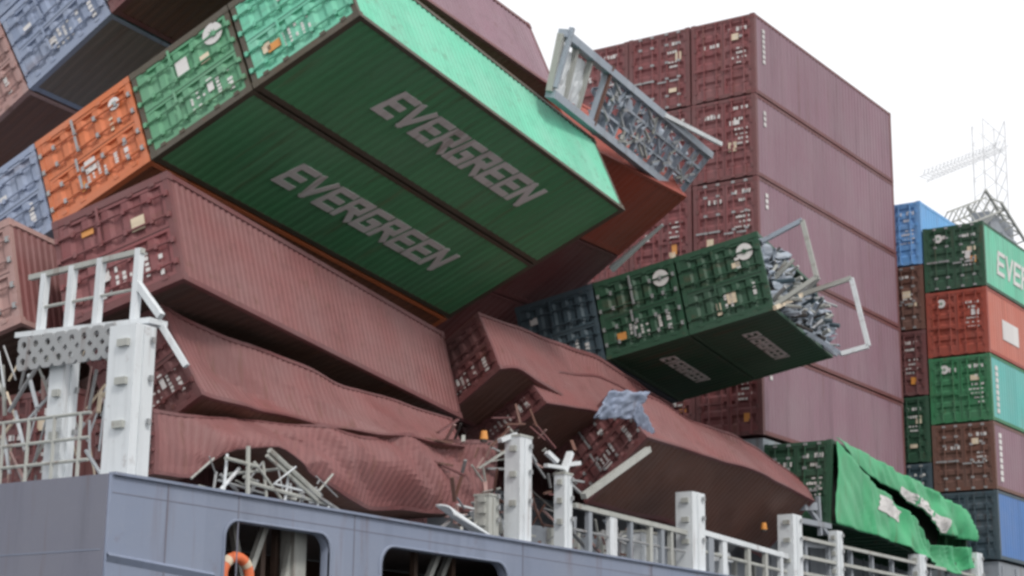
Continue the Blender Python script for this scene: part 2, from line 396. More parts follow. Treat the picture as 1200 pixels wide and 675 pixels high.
for x in (3.4, 4.9, 5.3, 8.0, 9.8, 11.2):
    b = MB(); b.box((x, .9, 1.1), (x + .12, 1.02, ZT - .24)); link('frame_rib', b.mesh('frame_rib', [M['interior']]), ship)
for k, (x0_, x1_, y_) in enumerate(((24.9, 25.9, 22.95), (26.0, 25.3, 23.3), (26.3, 26.75, 23.0), (30.2, 31.6, 23.0), (31.0, 32.4, 23.3))):
    b = MB(); b.bar((x0_ - X0, y_ - YS, 1.6), (x1_ - X0, y_ - YS, ZT - .3), .12, .12); link('brace', b.mesh('brace', [M['bracket']]), ship)
b = MB(); b.box((26.62 - X0, .45, 1.1), (26.98 - X0, .8, ZT - .25)); link('pillar', b.mesh('pillar', [M['bracket']]), ship)
# a life ring behind the first opening
lr = thing('life_ring', 'orange life ring with a pale band low in the left hull opening', 'life ring', (24.75, 22.62, 2.72))
b = MB(); nU, nV = 24, 10
ring = [[((.36 + .1 * math.cos(2 * math.pi * j / nV)) * math.cos(2 * math.pi * i / nU), .1 * math.sin(2 * math.pi * j / nV), (.36 + .1 * math.cos(2 * math.pi * j / nV)) * math.sin(2 * math.pi * i / nU)) for j in range(nV + 1)] for i in range(nU + 1)]
b.grid(ring); link('ring', b.mesh('ring', [M['lifering']], True), lr)
for a in (45, 135, 225, 315):
    b = MB(); rows = []
    for i in range(4):
        t = math.radians(a - 10 + 20 * i / 3); rows.append([((.36 + .106 * math.cos(2 * math.pi * j / nV)) * math.cos(t), .106 * math.sin(2 * math.pi * j / nV), (.36 + .106 * math.cos(2 * math.pi * j / nV)) * math.sin(t)) for j in range(nV + 1)])
    b.grid(rows); link('reflective_band', b.mesh('reflective_band', [M['cream']], True), lr)

# hatch bases carrying the stacks that still stand
for nm, lab, x0_, x1_, y0_, z1_ in (('hatch_base', 'grey steel hatch base under the upright maroon stack', 52.3, 64.4, 25.25, 9.36), ('hatch_base', 'grey steel hatch base under the mixed stack at the right edge', 65.9, 78, 22.3, 6.4), ('hatch_base', 'grey steel hatch base in shade behind the tall white posts', 38.6, 51.0, 27.4, 6.42), ('hatch_base', 'grey steel hatch base in shade behind the flattened container', 28.0, 37.0, 29.8, 6.42)):
    b = MB(); b.box((0, 0, 0), (x1_ - x0_, 12, z1_ - 4.05))
    t = thing(nm, lab, 'hatch base', (x0_, y0_, 4.05)); link('hatch_block', b.mesh('hatch_block', [M['steelgrey']]), t)
    for i in range(int((x1_ - x0_) / 1.5)):
        b = MB(); b.box((.3 + i * 1.5, -.05, .1), (.42 + i * 1.5, -.001, z1_ - 4.2)); link('stiffener', b.mesh('stiffener', [M['steelgrey']]), t)
t = thing('deck_coaming', 'low grey steel coaming wall behind the white posts', 'coaming', (24, 25.2, 4.05))
b = MB(); b.box((12, -.2, 0), (28, .3, 1.1)); link('wall_plate', b.mesh('wall_plate', [M['steelgrey']]), t)
for i in range(12):
    b = MB(); b.box((12.4 + i * 1.3, -.34, 0), (12.52 + i * 1.3, -.204, 1.08)); link('stiffener', b.mesh('stiffener', [M['bracket']]), t)

# ------------------------------------------------------------------ the stack that still stands
GU = 'maroon containers in the upright stack'
tiers = ['top', 'second', 'third', 'fourth', 'lowest']
cols = ['near outboard column, long side in view', 'middle column, door end in view', 'farthest left column, door end in view']
Ru = rot(0, 0, 0); PX, PY, PZ = 52.22, 25.18, 24.06
for c_ in range(3):
    for t_ in range(5):
        if c_ == 2 and t_ == 4: continue
        jx, jy = random.uniform(-.04, .04), random.uniform(-.015, .015)
        sidec = 'mauve'
        o = container(f'faded maroon container, {tiers[t_]} tier of the upright stack, {cols[c_]}', (PX + jx, PY + 2.49 * c_ + jy, PZ - 2.925 * t_ - 2.9), rot(random.uniform(-.002, .002), 0, 0), 2.9, 12.19,
                      'maroon', side=sidec, roof='mauve', door='doorred', frame='maroon', var=c_ * 2 + t_ * 3, group=GU)
        if c_ == 0:      # narrow white code panel on the long side
            b = MB(); zz = (1.25, 2.55) if t_ == 0 else (1.9, 2.5)
            n = 7 if t_ == 0 else 3
            for i in range(n): b.box((.62, -.004, zz[0] + (zz[1] - zz[0]) * i / n), (.8, .009, zz[0] + (zz[1] - zz[0]) * (i + .7) / n))
            tag(link('code_strip', b.mesh('code_strip', [M['mark']]), o), kind='stuff')
        for yy in (.3, W - .42):      # dark twist locks between the tiers
            pass
# ------------------------------------------------------------------ mixed stack at the right edge
GB = 'containers in the mixed stack at the right edge'
bx, by, bz = 65.79, 22.17, 16.94
colA = [('green', 'mint', 'bright green container with white letters, topmost of the near column at the right edge', 'green2'),
        ('coral', 'coral', 'coral red container under the green one in the right edge stack', 'red'),
        ('teal', 'teal', 'teal container with a dark green door end in the middle of the right edge stack', 'green'),
        ('pink', 'mauve', 'dull maroon container between the teal and the blue one in the right edge stack', 'brown'),
        ('blue', 'blue', 'plain blue container with a dark door end, lowest of the right edge stack', 'slate')]
for k, (cc, sc_, lab, dc) in enumerate(colA):
    o = container(lab, (bx, by, bz - 2.62 * k), Ru, 2.59, 12.19, cc, side=sc_, door=dc, frame=dc, var=k, group=GB, marks=(k != 4), logo=((1.82, 2.1, .17) if k in (0, 1, 2) else None))
    sf = lambda x, z, off: (x, off + .004, z)
    if k == 0: write(o, 'EVERGREEN', 1.4, 10.2, .75, 1.75, sf)
    if k == 1:
        b = MB(); b.box((1.7, -.004, .8), (3.6, .009, 1.6)); link('painted_panel', b.mesh('painted_panel', [M['mark']]), o)
    if k in (2, 3):
        b = MB(); n = 8
        for i in range(n): b.box((.55, -.004, .35 + 1.9 * i / n), (.85, .009, .35 + 1.9 * (i + .75) / n))
        tag(link('code_strip', b.mesh('code_strip', [M['mark']]), o), kind='stuff')
colB = [('sky', 'sky', 'light blue container standing topmost behind the green one at the right edge'), ('brown', 'brown', 'dark red container second down in the column behind the right edge stack'),
        ('maroon', 'maroon', 'dark maroon container third down in the column behind the right edge stack'), ('green2', 'green', 'dark green container glimpsed low between the upright and right edge stacks'),
        ('slate', 'slate', 'slate container lowest in the narrow gap beside the upright stack')]
for k, (cc, sc_, lab) in enumerate(colB):
    container(lab, (bx, by + 2.5, bz + 1.2 - 2.62 * k), Ru, 2.59, 12.19, cc, side=sc_, var=k + 2, group=GB)

# ------------------------------------------------------------------ the toppled green tower
R1 = rot(math.radians(3.3), math.radians(5.1), math.radians(65.6)); G1 = Vector((26.86, 24.70, 13.25))
GT = 'containers of the toppled green and orange tower'
sidefn = lambda x, z, off: (x, off + .004, z)
def tier(k): return at(R1, G1, (0, 0, 2.93 * k))
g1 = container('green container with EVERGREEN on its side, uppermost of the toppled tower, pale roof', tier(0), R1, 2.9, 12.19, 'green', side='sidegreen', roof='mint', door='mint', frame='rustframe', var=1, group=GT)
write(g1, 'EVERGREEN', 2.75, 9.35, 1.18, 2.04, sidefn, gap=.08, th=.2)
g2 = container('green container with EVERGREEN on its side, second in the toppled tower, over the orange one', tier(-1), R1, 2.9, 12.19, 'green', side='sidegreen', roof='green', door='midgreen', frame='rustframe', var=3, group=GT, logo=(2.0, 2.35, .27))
write(g2, 'EVERGREEN', 2.88, 9.75, 1.1, 1.95, sidefn, gap=.08, th=.2)
container('orange container below the green pair in the toppled tower', tier(-2), R1, 2.9, 12.19, 'orange', side='sideorange', var=2, group=GT, logo=(2.0, 2.35, .16))
container('blue-grey container at the left edge, lowest of the toppled tower', tier(-3), R1, 2.9, 12.19, 'bluegrey', var=4, group=GT)
# blue tower behind it
RB = rot(math.radians(4.0), math.radians(.9), math.radians(58.9)); B0 = Vector((27.93, 33.08, 15.22)); GBt = 'containers of the toppled blue tower in the upper left corner'
container('blue-grey container in the upper left corner, leaning above the orange one', B0, RB, 2.9, 12.19, 'bluegrey', side='umber', var=0, group=GBt)
container('blue-grey container cut off by the top left corner of the picture', at(RB, B0, (0, 2.5, 0)), RB, 2.9, 12.19, 'bluegrey', side='umber', var=1, group=GBt)
container('pale rose container cut off by the left edge near the top', at(RB, B0, (0, 2.5, -2.93)), RB, 2.9, 12.19, 'rose', side='brown', var=3, group=GBt)
container('pale rose container at the left edge below the blue-grey one', at(RB, B0, (0, 0, -2.93)), RB, 2.9, 12.19, 'rose', side='brown', var=2, group=GBt)
container('brown container at the top edge above the upper left blue-grey one', at(RB, B0, (0, 0, 2.93)), RB, 2.9, 12.19, 'maroon', side='brown', var=3, group=GBt)
# dusty red container lying above the green roof
container('dusty red container lying against the sky above the pale green roof', (27.75, 27.26, 16.65), rot(math.radians(3.8), math.radians(1.6), math.radians(66.5)), 2.9, 12.19, 'maroon', roof='mauve', side='brown', var=1)
# red pair beyond the green tower
RE = rot(.0026, -.0026, 1.0038); E1p = Vector((39.99, 26.93, 14.24))
container('bright oxide red container just beyond the far end of the upper green one', E1p, RE, 2.82, 6.06, 'red', var=2, group='red containers beyond the green tower')
container('dark red container below the bright red one beyond the green tower', at(RE, E1p, (0, 0, -2.85)), RE, 2.82, 6.06, 'maroon', var=2, group='red containers beyond the green tower')

container('dull red container lowest beyond the green tower, mostly hidden behind it', at(RE, E1p, (0, 0, -5.7)), RE, 2.82, 6.06, 'maroon', var=1, group='red containers beyond the green tower')

# ------------------------------------------------------------------ the small dark green pair with torn roofs
R2 = rot(math.radians(8.2), math.radians(2.1), math.radians(78.3)); P2 = Vector((44.70, 23.82, 11.16)); GS = 'short dark containers toppled in front of the upright stack'
s1 = container('short dark green container with a torn open roof, front one of the toppled pair', P2, R2, 2.59, 6.06, 'green2', door='green2', side='green2', var=1, group=GS, logo=(1.95, 2.1, .25), skip=('roof_panel',))
write(s1, 'EVERGREEN', 1.35, 4.6, 1.15, 1.6, sidefn)
s2 = container('short dark green container, rear one of the toppled pair beside the slate one', at(R2, P2, (0, 0, -2.62)), R2, 2.59, 6.06, 'green2', door='green2', side='green2', var=3, group=GS, logo=(1.95, 2.1, .25))
write(s2, 'EVERGREEN', 1.35, 4.6, 1.15, 1.6, sidefn)
container('slate blue container half hidden left of the short dark green pair', at(R2, P2, (0, 0, -5.24)), R2, 2.59, 6.06, 'slate', var=2, group=GS)

exec_later = []
# ------------------------------------------------------------------ crushed maroon containers
def hrand(i, j):
    return random.Random(i * 7919 + j * 104729 + 17).uniform(-1, 1)
def facets(x, y):
    """random heights on a triangular lattice joined by flat facets: sheet steel bends in planes with sharp creases"""
    sx_, sy_ = x + .3 * y, y; i, j = math.floor(sx_), math.floor(sy_); a, c = sx_ - i, sy_ - j
    if a + c <= 1: return hrand(i, j) * (1 - a - c) + hrand(i + 1, j) * a + hrand(i, j + 1) * c
    return hrand(i + 1, j + 1) * (a + c - 1) + hrand(i, j + 1) * (1 - a) + hrand(i + 1, j) * (1 - c)
def crush(bot, top, back, H, L=12.19, amp=.12, seed=0, bow=0.0, k=0):
    """warp for a wrecked container lying on its side with the roof towards the quay.
    bot/top: lower and upper edges of that roof; back: vector from roof to floor"""
    back = Vector(back)
    def f(x, y, z):
        u, v, ww = x / L, y / W, z / H
        a, c = spoly(bot, min(1, max(0, u))), spoly(top, min(1, max(0, u)))
        e = poly(bot, 1) - poly(bot, 0)
        over = (u - 1 if u > 1 else (u if u < 0 else 0)) * e
        p = a + (c - a) * v + over + back * (1 - ww)
        fade = min(1, 4 * u + .15) if u < .25 else min(1, 4 * (1 - u) + .15)
        n = facets(p.x / 1.9 + seed + .35 * p.z, p.z / 1.15 + seed * .7 - .12 * p.x) + .35 * facets(p.x / .85 + seed * 2, p.z / .6 + .25 * p.x)
        p.y += -amp * n * fade - bow * math.sin(math.pi * min(1, max(0, v))) * fade * (1 if ww > .5 else .3)
        p.z += amp * .4 * noise.noise(Vector((p.x * .7, p.y * .5 + seed, 9.1))) * fade
        return p
    return f
GW = 'crushed maroon containers of the collapsed stern stacks'
RA = rot(math.radians(8.5), math.radians(3.9), math.radians(73.9)); A0 = Vector((24.16, 26.99, 7.74))
container('dusty maroon container on its side under the lower green one, door end unbroken', A0, RA, 2.9, 12.19, 'maroon', door='doorred', side='shadebrown', roof='pink', var=2, group=GW)
container('maroon container below the unbroken one, door end behind the white railing frame', at(RA, A0, (-.1, .5, -3.85)), RA, 2.9, 12.19, 'rose', side='shadebrown', roof='pink', var=3, group=GW)
Bbot = [(25.48, 24.4, 6.4), (25.85, 24.4, 6.35), (27.14, 24.4, 6.35), (29.24, 24.4, 6.36), (31.53, 24.4, 6.42), (34.45, 24.4, 6.57)]
Btop = [(25.04, 25.3, 8.35), (25.76, 25.3, 8.11), (26.71, 25.3, 7.95), (28.08, 25.3, 7.9), (30.74, 25.3, 7.58), (32.66, 25.3, 7.56), (35.16, 25.3, 7.45)]
container('buckled maroon container squeezed in the middle of the three by the stern posts', Bbot[0], None, 2.9, 12.19, 'maroon', roof='pink', side='brown', var=1, group=GW, warp=crush(Bbot, Btop, (0, 2.0, -1.0), 2.9, amp=.2, seed=3, bow=-.12))
Cbot = [(24.03, 24.1, 4.63), (25.01, 24.1, 4.67), (25.4, 24.1, 4.85), (25.75, 24.1, 5.3), (26.5, 24.1, 5.38), (27.2, 24.1, 5.62), (27.9, 24.1, 5.5), (28.3, 24.1, 5.15), (29.2, 24.1, 4.9), (30.4, 24.1, 4.73), (32.57, 24.1, 4.76), (35.3, 24.1, 5.16)]
Ctop = [(24.29, 24.5, 5.95), (27.19, 24.5, 6.15), (30.53, 24.5, 6.34), (36.03, 24.5, 6.96)]
container('flattened maroon container with a wavy lower edge lying on the bulwark', Cbot[0], None, 2.9, 12.19, 'maroon', roof='pink', side='brown', var=0, group=GW, warp=crush(Cbot, Ctop, (0, 1.6, -.1), 2.9, amp=.32, seed=11, bow=.16))
S = .953
Dbot = [tuple(c * S for c in p) for p in ((41.95, 23.7, 7.81), (45.5, 23.7, 7.74), (48.8, 23.7, 7.66), (52.76, 23.7, 7.27))]
Dtop = [tuple(c * S for c in p) for p in ((42.68, 25.2, 9.41), (44.47, 25.2, 9.58), (46.78, 25.2, 9.25), (50.13, 25.2, 9.19), (52.55, 25.2, 8.95), (55.45, 25.2, 8.27))]
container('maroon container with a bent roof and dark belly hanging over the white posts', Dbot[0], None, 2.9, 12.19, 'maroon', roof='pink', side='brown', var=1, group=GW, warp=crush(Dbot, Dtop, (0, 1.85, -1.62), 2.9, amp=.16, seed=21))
D1bot = [(36.36, 24.7, 8.82), (37.17, 24.7, 9.01), (41.02, 24.7, 8.27), (45.82, 24.7, 7.73)]
D1top = [(37.18, 26.0, 10.61), (43.18, 26.0, 10.54), (47.73, 26.0, 9.81)]
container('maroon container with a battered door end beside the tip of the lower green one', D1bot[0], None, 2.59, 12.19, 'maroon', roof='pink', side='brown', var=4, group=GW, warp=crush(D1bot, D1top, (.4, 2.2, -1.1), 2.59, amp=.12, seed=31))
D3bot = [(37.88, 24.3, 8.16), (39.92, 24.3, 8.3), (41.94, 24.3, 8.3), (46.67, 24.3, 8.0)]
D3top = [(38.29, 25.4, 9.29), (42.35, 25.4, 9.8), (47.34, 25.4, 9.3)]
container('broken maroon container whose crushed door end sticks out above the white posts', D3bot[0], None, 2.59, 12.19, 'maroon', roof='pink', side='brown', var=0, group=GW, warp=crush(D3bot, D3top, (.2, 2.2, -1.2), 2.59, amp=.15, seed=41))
for k, (yy, zz, lab) in enumerate(((28.0, 6.45, 'dark maroon container standing in shade behind the crushed door ends above the posts'), (30.5, 6.45, 'dark brown container standing in shade left of the dark maroon one behind the wreck'))):
    container(lab, (39.2, yy, zz), Ru, 2.59, 12.19, 'maroon' if k == 0 else 'brown', var=k + 1)
for k, yy in enumerate((27.6, 30.1)):
    container(('worn rose container stacked behind the railing frame left of the stern posts', 'worn rose container stacked at the left edge above the deck containers')[k], (27.0, yy, 6.75), Ru, 2.59, 8.0, 'rose', side='maroon', var=k + 2)
# maroon containers standing on deck behind the stern railing
for k, (yy, lab) in enumerate(((27.2, 'maroon container on deck behind the stern posts and white railing'), (29.7, 'maroon container on deck at the left edge behind the stern railing'))):
    container(lab, (24.6, yy, 4.1), Ru, 2.59, 12.19, 'maroon' if k == 0 else 'rose', var=k + 1)

# ------------------------------------------------------------------ torn green container at the lower right
Tt = [(52.39, 22.8, 9.18), (55.25, 22.8, 8.96), (58.96, 22.8, 8.64), (62.19, 22.8, 8.32), (64.53, 22.8, 8.05)]
Tgu = [(52.54, 22.75, 9.13), (54.72, 22.75, 8.29), (56.86, 22.75, 8.1), (59.11, 22.75, 7.68), (61.05, 22.75, 6.99), (64.4, 22.75, 7.0)]
Tgl = [(52.40, 22.7, 9.04), (54.24, 22.7, 8.18), (56.16, 22.7, 7.5), (58.16, 22.7, 7.23), (60.03, 22.7, 6.45), (64.2, 22.7, 6.75)]
Tb = [(52.01, 22.7, 6.44), (54.08, 22.7, 6.37), (56.19, 22.7, 6.33), (58.42, 22.7, 6.16), (60.76, 22.7, 5.8), (62.3, 22.7, 5.6), (64.3, 22.7, 6.1)]
Tgl = [tuple(a_ + (c_ - a_) * f_ for a_, c_ in zip(g_, h_)) for g_, h_, f_ in zip(Tgl, Tgu, (.6, .55, .5, .3, .1, 0))]
TP = Vector((52.3, 22.85, 6.42))
Tlow = [(52.01, 22.8, 6.44), (56.0, 22.8, 6.4), (60.0, 22.8, 6.05), (64.2, 22.8, 6.0)]
def twarp(x, y, z):
    u = x / 12.0; uc = min(1, max(0, u)); p = spoly(Tlow, uc); q = spoly(Tt, uc) - Vector((0, 0, .03)); e = (u - uc) * Vector((12.1, 0, -.8))
    return p + (q - p) * (z / 2.59) + e + Vector((0, y + .1, 0))
tc_ = container('green container whose torn side sheet hangs open, beneath the upright stack', TP, None, 2.59, 12.0, 'green', door='green2', frame='green2', var=4, skip=('side_panel', 'roof_panel'), warp=twarp)
def sheet_rows(a, c, nu, nv, amp, seed, bulge):
    rows = []
    for i in range(nu + 1):
        u = i / nu; p, q = spoly(a, u), spoly(c, u); r = []
        for j in range(nv + 1):
            v = j / nv; x = p + (q - p) * v
            fold = .5 * math.sin(x.x * 3.1 + 2.2 * x.z + seed) + noise.noise(Vector((x.x * .9, x.z * .9, seed))) + .4 * noise.noise(Vector((x.x * 2.2, x.z * 1.4, seed + 5)))
            fold += .9 * max(0, 1 - 3.5 * abs(noise.noise(Vector((x.x * .8 + x.z * .5, x.z * .35, seed + 9))))) - .7 * max(0, 1 - 4 * abs(noise.noise(Vector((x.x * 1.6 + x.z, x.z * .5, seed + 13)))))
            x.y -= amp * fold * (0.25 + u) + bulge * math.sin(math.pi * v) * u
            r.append(x - TP)
        rows.append(r)
    return rows
def sheet(name, rows, mats, parent, thick=.02):
    b = MB(); b.grid(rows); o = link(name, b.mesh(name, mats, True), parent)
    md = o.modifiers.new('thickness', 'SOLIDIFY'); md.thickness = thick
    return o
Rinv = Matrix.Identity(3)
upr = [[Rinv @ p for p in r] for r in sheet_rows(Tgu, Tt, 90, 14, .15, 1.0, .1)]
lor = [[Rinv @ p for p in r] for r in sheet_rows(Tb, Tgl, 90, 26, .17, 4.0, -.05)]
sheet('torn_side_sheet', upr, [M['sheet']], tc_); sheet('torn_side_sheet', lor, [M['sheet']], tc_)
def on_rows(rows):
    nu, nv = len(rows) - 1, len(rows[0]) - 1
    def f(u, v, off):
        x, y = min(.9999, max(0, u)) * nu, min(.9999, max(0, v)) * nv; i, j = int(x), int(y); a, c = x - i, y - j
        p = rows[i][j] * (1 - a) * (1 - c) + rows[i + 1][j] * a * (1 - c) + rows[i][j + 1] * (1 - a) * c + rows[i + 1][j + 1] * a * c
        return Vector((p.x, p.y - .03 + off, p.z))
    return f
fu, fl = on_rows(upr), on_rows(lor)
for i, ch in enumerate('EV'): link('letter', letter_mb(ch, .28 + .075 * i, .56, .068, .34, fl, .22, .05, seg=14).mesh('letter', [M['mark']]), tc_)
for i, ch in enumerate('EEN'): link('letter', letter_mb(ch, .42 + .12 * i, .04, .11, .36, fu, .26, .05, seg=14).mesh('letter', [M['mark']]), tc_)
for nm, lo, hi, mt in (('dark_backing', (.2, 1.0, .2), (11.6, 1.05, 2.3), 'dark'), ('roof_panel', (.14, .12, 2.5), (11.8, 2.3, 2.55), 'green')):  # a dark sheet inside backs the gash; a roof sheet closes the top
    b = MB(); b.box(lo, hi, n=(24, 1, 3)); b.v = [tuple(twarp(*p) - TP) for p in b.v]; link(nm, b.mesh(nm, [M[mt]]), tc_)

# ------------------------------------------------------------------ torn roof frames of the front dark green container
def tl(b, name, mat, parent): return link(name, b.mesh(name, [M[mat]] if isinstance(mat, str) else mat), parent)
rr = random.Random(5)
def crumple(parent, org, ux, uy, un, nu, nv, amp, mat, name='torn_sheet', seed=0, thick=.02, holes=0, smooth=False):
    rows = []
    for i in range(nu + 1):
        r = []
        for j in range(nv + 1):
            u, v = i / nu, j / nv
            n = noise.noise(Vector((u * 5 + seed, v * 4, seed))) + .8 * (noise.noise(Vector((u * 11, v * 9 + seed, 2))))
            p = Vector(org) + Vector(ux) * u + Vector(uy) * v + Vector(un) * (n * amp)
            p += Vector(ux) * (.07 * noise.noise(Vector((v * 7, u * 7, seed + 1)))) + Vector(uy) * (.07 * noise.noise(Vector((u * 6, v * 8, seed + 7))))
            r.append(p)
        rows.append(r)
    b = MB(); b.grid(rows)
    if holes: b.f = [f for f in b.f if noise.noise(Vector(b.v[f[0]]) * 3.1 + Vector((seed, 0, 0))) > holes]; b.m = [0] * len(b.f)
    o = link(name, b.mesh(name, [M[mat]], smooth), parent)
    md = o.modifiers.new('thickness', 'SOLIDIFY'); md.thickness = thick
    return o
HH = 2.59
# crumpled roof sheet and cargo pushed out of the open roof
crumple(s1, (.15, .15, HH - .05), (2.6, 0, .1), (0, 2.1, 0), (0, 0, 1), 26, 24, .42, 'rustsheet', seed=3, holes=-.08)
crumple(s1, (2.7, .1, HH + .0), (3.1, 0, .1), (0, 1.5, .0), (0, 0, 1), 26, 20, .42, 'rustsheet', seed=8, holes=-.08)
crumple(s1, (.3, .2, HH - .5), (5.4, 0, 0), (0, 2.0, 0), (0, 0, 1), 24, 12, .3, 'dark', seed=18)
f1 = [(.25, 2.18, 2.6), (.25, 2.43, 3.89), (.25, .65, 3.92), (.25, .2, 2.55)]; f2 = [(2.6, 1.08, 2.5), (2.6, 1.14, 4.4), (2.6, -1.0, 4.42), (2.6, -1.0, 3.6), (3.2, .1, 2.6)]
for f_, ms in ((f1, ('rustsheet', 'bracket', 'bracket')), (f2, ('bracket', 'white', 'white', 'rustsheet'))):
    for p, q, mt in zip(f_, f_[1:], ms):
        b = MB(); b.bar(p, q, .13, .1, (1, 0, 0)); tl(b, 'bent_frame', mt, s1)
b = MB(); b.bar((-.2, -.02, 2.66), (2.6, 1.08, 2.85), .12, .1); tl(b, 'roof_bow', 'cream', s1)
for i in range(70):
    p = Vector((rr.uniform(.2, 5.6), rr.uniform(.15, 1.9), HH - .1)); q = p + Vector((rr.uniform(-.5, .5), rr.uniform(-.5, .5), rr.uniform(.2, .75)))
    b = MB(); b.tube(p, q, rr.uniform(.03, .075), 6); tl(b, 'bent_pipe', rr.choice(['galv', 'rustsheet', 'bracket', 'slate', 'dark']), s1)

# ------------------------------------------------------------------ folded flat rack thrown on top
Fa, Fb, Fc, Fd = [Vector(p) * .94 for p in ((38, 24.22, 16.5), (50, 26.86, 17.2), (50, 25.72, 18.38), (38, 23.84, 18.15))]
fr = thing('flat_rack', 'grey open flat rack with bare cross beams thrown against the sky', 'flat rack', Fa)
nrm = (Fb - Fa).cross(Fd - Fa).normalized()
if nrm.y > 0: nrm = -nrm
def fp(u, v, d=0): return (Fa + (Fb - Fa) * u) * (1 - v) + (Fd + (Fc - Fd) * u) * v - nrm * d - Fa
for v_, nm in ((0.0, 'side_beam'), (1.0, 'side_beam')):
    b = MB(); b.bar(fp(0, v_, .1), fp(1, v_, .1), .2, .26, nrm); tl(b, nm, 'rustsheet', fr)
for i, u_ in enumerate([.0, .085, .17, .27] + [.27 + .073 * k for k in range(1, 11)]):
    b = MB(); b.bar(fp(u_, .03, .12), fp(u_, .97, .12), .1 if i not in (0, 3) else .2, .16, nrm); tl(b, 'cross_beam', 'bracket' if i < 3 else 'rustsheet', fr)
for v_ in (.33, .66):
    b = MB(); b.bar(fp(.27, v_, .1), fp(1, v_, .1), .07, .12, nrm); tl(b, 'stringer', 'rustsheet', fr)
b = MB(); b.bar(fp(.27, -.05, .02), fp(.27, 1.1, .02), .12, .1, nrm); tl(b, 'hinge_post', 'brown', fr)
for u0, u1 in ((.01, .08), (.09, .165)):
    crumple(fr, fp(u0, .12, .15), fp(u1, .12, .15) - fp(u0, .12, .15), fp(u0, .85, .15) - fp(u0, .12, .15), nrm, 6, 6, .05, 'white', name='end_panel', seed=u0 * 50)
crumple(fr, fp(.28, .03, .35), fp(.99, .03, .35) - fp(.28, .03, .35), fp(.28, .97, .35) - fp(.28, .03, .35), nrm, 40, 10, .16, 'rustsheet', name='deck_sheet', seed=2, holes=-.15)
for i in range(60):
    u_, v_ = rr.uniform(.3, .95), rr.uniform(.05, .8); b = MB(); b.bar(fp(u_, v_, -.02), fp(min(1, u_ + rr.uniform(-.05, .09)), min(1, v_ + rr.uniform(.1, .3)), .1), .06, .06, nrm); tl(b, 'loose_bar', rr.choice(['galv', 'rustsheet', 'bracket']), fr)
b = MB(); b.bar(fp(.62, 1.0, 0), fp(.98, 1.25, -.1), .12, .12, nrm); tl(b, 'bent_stake', 'white', fr)
b = MB(); b.bar(fp(.0, .1, 0), fp(.015, 1.12, -.05), .12, .12, nrm); tl(b, 'bent_stake', 'rustsheet', fr)

# leaning bar along the edge of the red pair
t = thing('loose_pole', 'long pale steel pole leaning along the edge of the red containers', 'pole', (43.2, 25.4, 12.2))
c0, c1 = at(RE, E1p, (6.1, -.15, -.45)), at(RE, E1p, (6.1, -.15, 1.7))
b = MB(); b.tube(c0 - Vector(t.location), c1 - Vector(t.location), .12, 8, r1=.05); tl(b, 'shaft', 'white', t)

# ------------------------------------------------------------------ stern railing frame and posts
t = thing('lashing_frame', 'white railing frame with a perforated beam across the stern post tops', 'lashing frame', (22.6, 22.95, 4.2)); o_ = Vector(t.location)
def lv(y, z, x=22.6): return Vector((x, y, z)) - o_
XB = 22.18
b = MB(); b.bar(lv(26.35, 7.22), lv(22.8, 7.1), .45, .1); tl(b, 'walkway', 'white', t)
# perforated girder: ring cells with see-through holes between two flanges
b = MB()
n_c = 8
for i in range(n_c):
    for j in range(2):
        cy, cz, R0, hw, hh = 25.85 - i * .32, 6.93 - j * .32, .07, .16, .16
        ns = 12; ringv = []
        for k in range(ns):
            a = 2 * math.pi * k / ns; ca, sa = math.cos(a), math.sin(a); s_ = hw / max(abs(ca), abs(sa))
            ringv.append(((cy + R0 * ca, cz + R0 * sa), (cy + s_ * ca, cz + s_ * sa)))
        for k in range(ns):
            (i0, o0), (i1, o1) = ringv[k], ringv[(k + 1) % ns]
            b.quad(lv(*i0, XB), lv(*i1, XB), lv(*o1, XB), lv(*o0, XB)); b.quad(lv(*i0, XB + .06), lv(*o0, XB + .06), lv(*o1, XB + .06), lv(*i1, XB + .06)); b.quad(lv(*i0, XB), lv(*i0, XB + .06), lv(*i1, XB + .06), lv(*i1, XB)); b.quad(lv(*o0, XB), lv(*o1, XB), lv(*o1, XB + .06), lv(*o0, XB + .06))
tl(b, 'perforated_beam', 'galv', t)
for y_, z0_, z1_ in ((25.9, 7.25, 8.4), (25.15, 7.2, 8.45), (24.4, 7.18, 8.5), (23.42, 7.1, 8.55)):
    b = MB(); b.bar(lv(y_, z0_), lv(y_ - .03, z1_), .13, .13); tl(b, 'railing_post', 'white', t)
b = MB(); b.bar(lv(26.3, 8.38), lv(23.3, 8.5), .1, .1); tl(b, 'top_rail', 'bracket', t)
for z_ in (7.75,):
    b = MB(); b.path([lv(25.9, z_), lv(23.42, z_ + .04)], .03); tl(b, 'middle_rail', 'bracket', t)
b = MB(); b.bar(lv(23.4, 7.9), lv(22.75, 7.2), .12, .12); tl(b, 'bent_strut', 'white', t)
b = MB(); b.bar(lv(22.9, 7.15, 22.7), lv(22.35, 6.3, 22.9), .1, .1); tl(b, 'bent_strut', 'white', t)
b = MB(); b.bar(lv(26.2, 7.2), lv(25.4, 6.5), .12, .1); tl(b, 'gusset', 'bracket', t)
b = MB(); b.bar(lv(24.0, 6.5), lv(23.5, 7.1), .12, .1); tl(b, 'gusset', 'bracket', t)
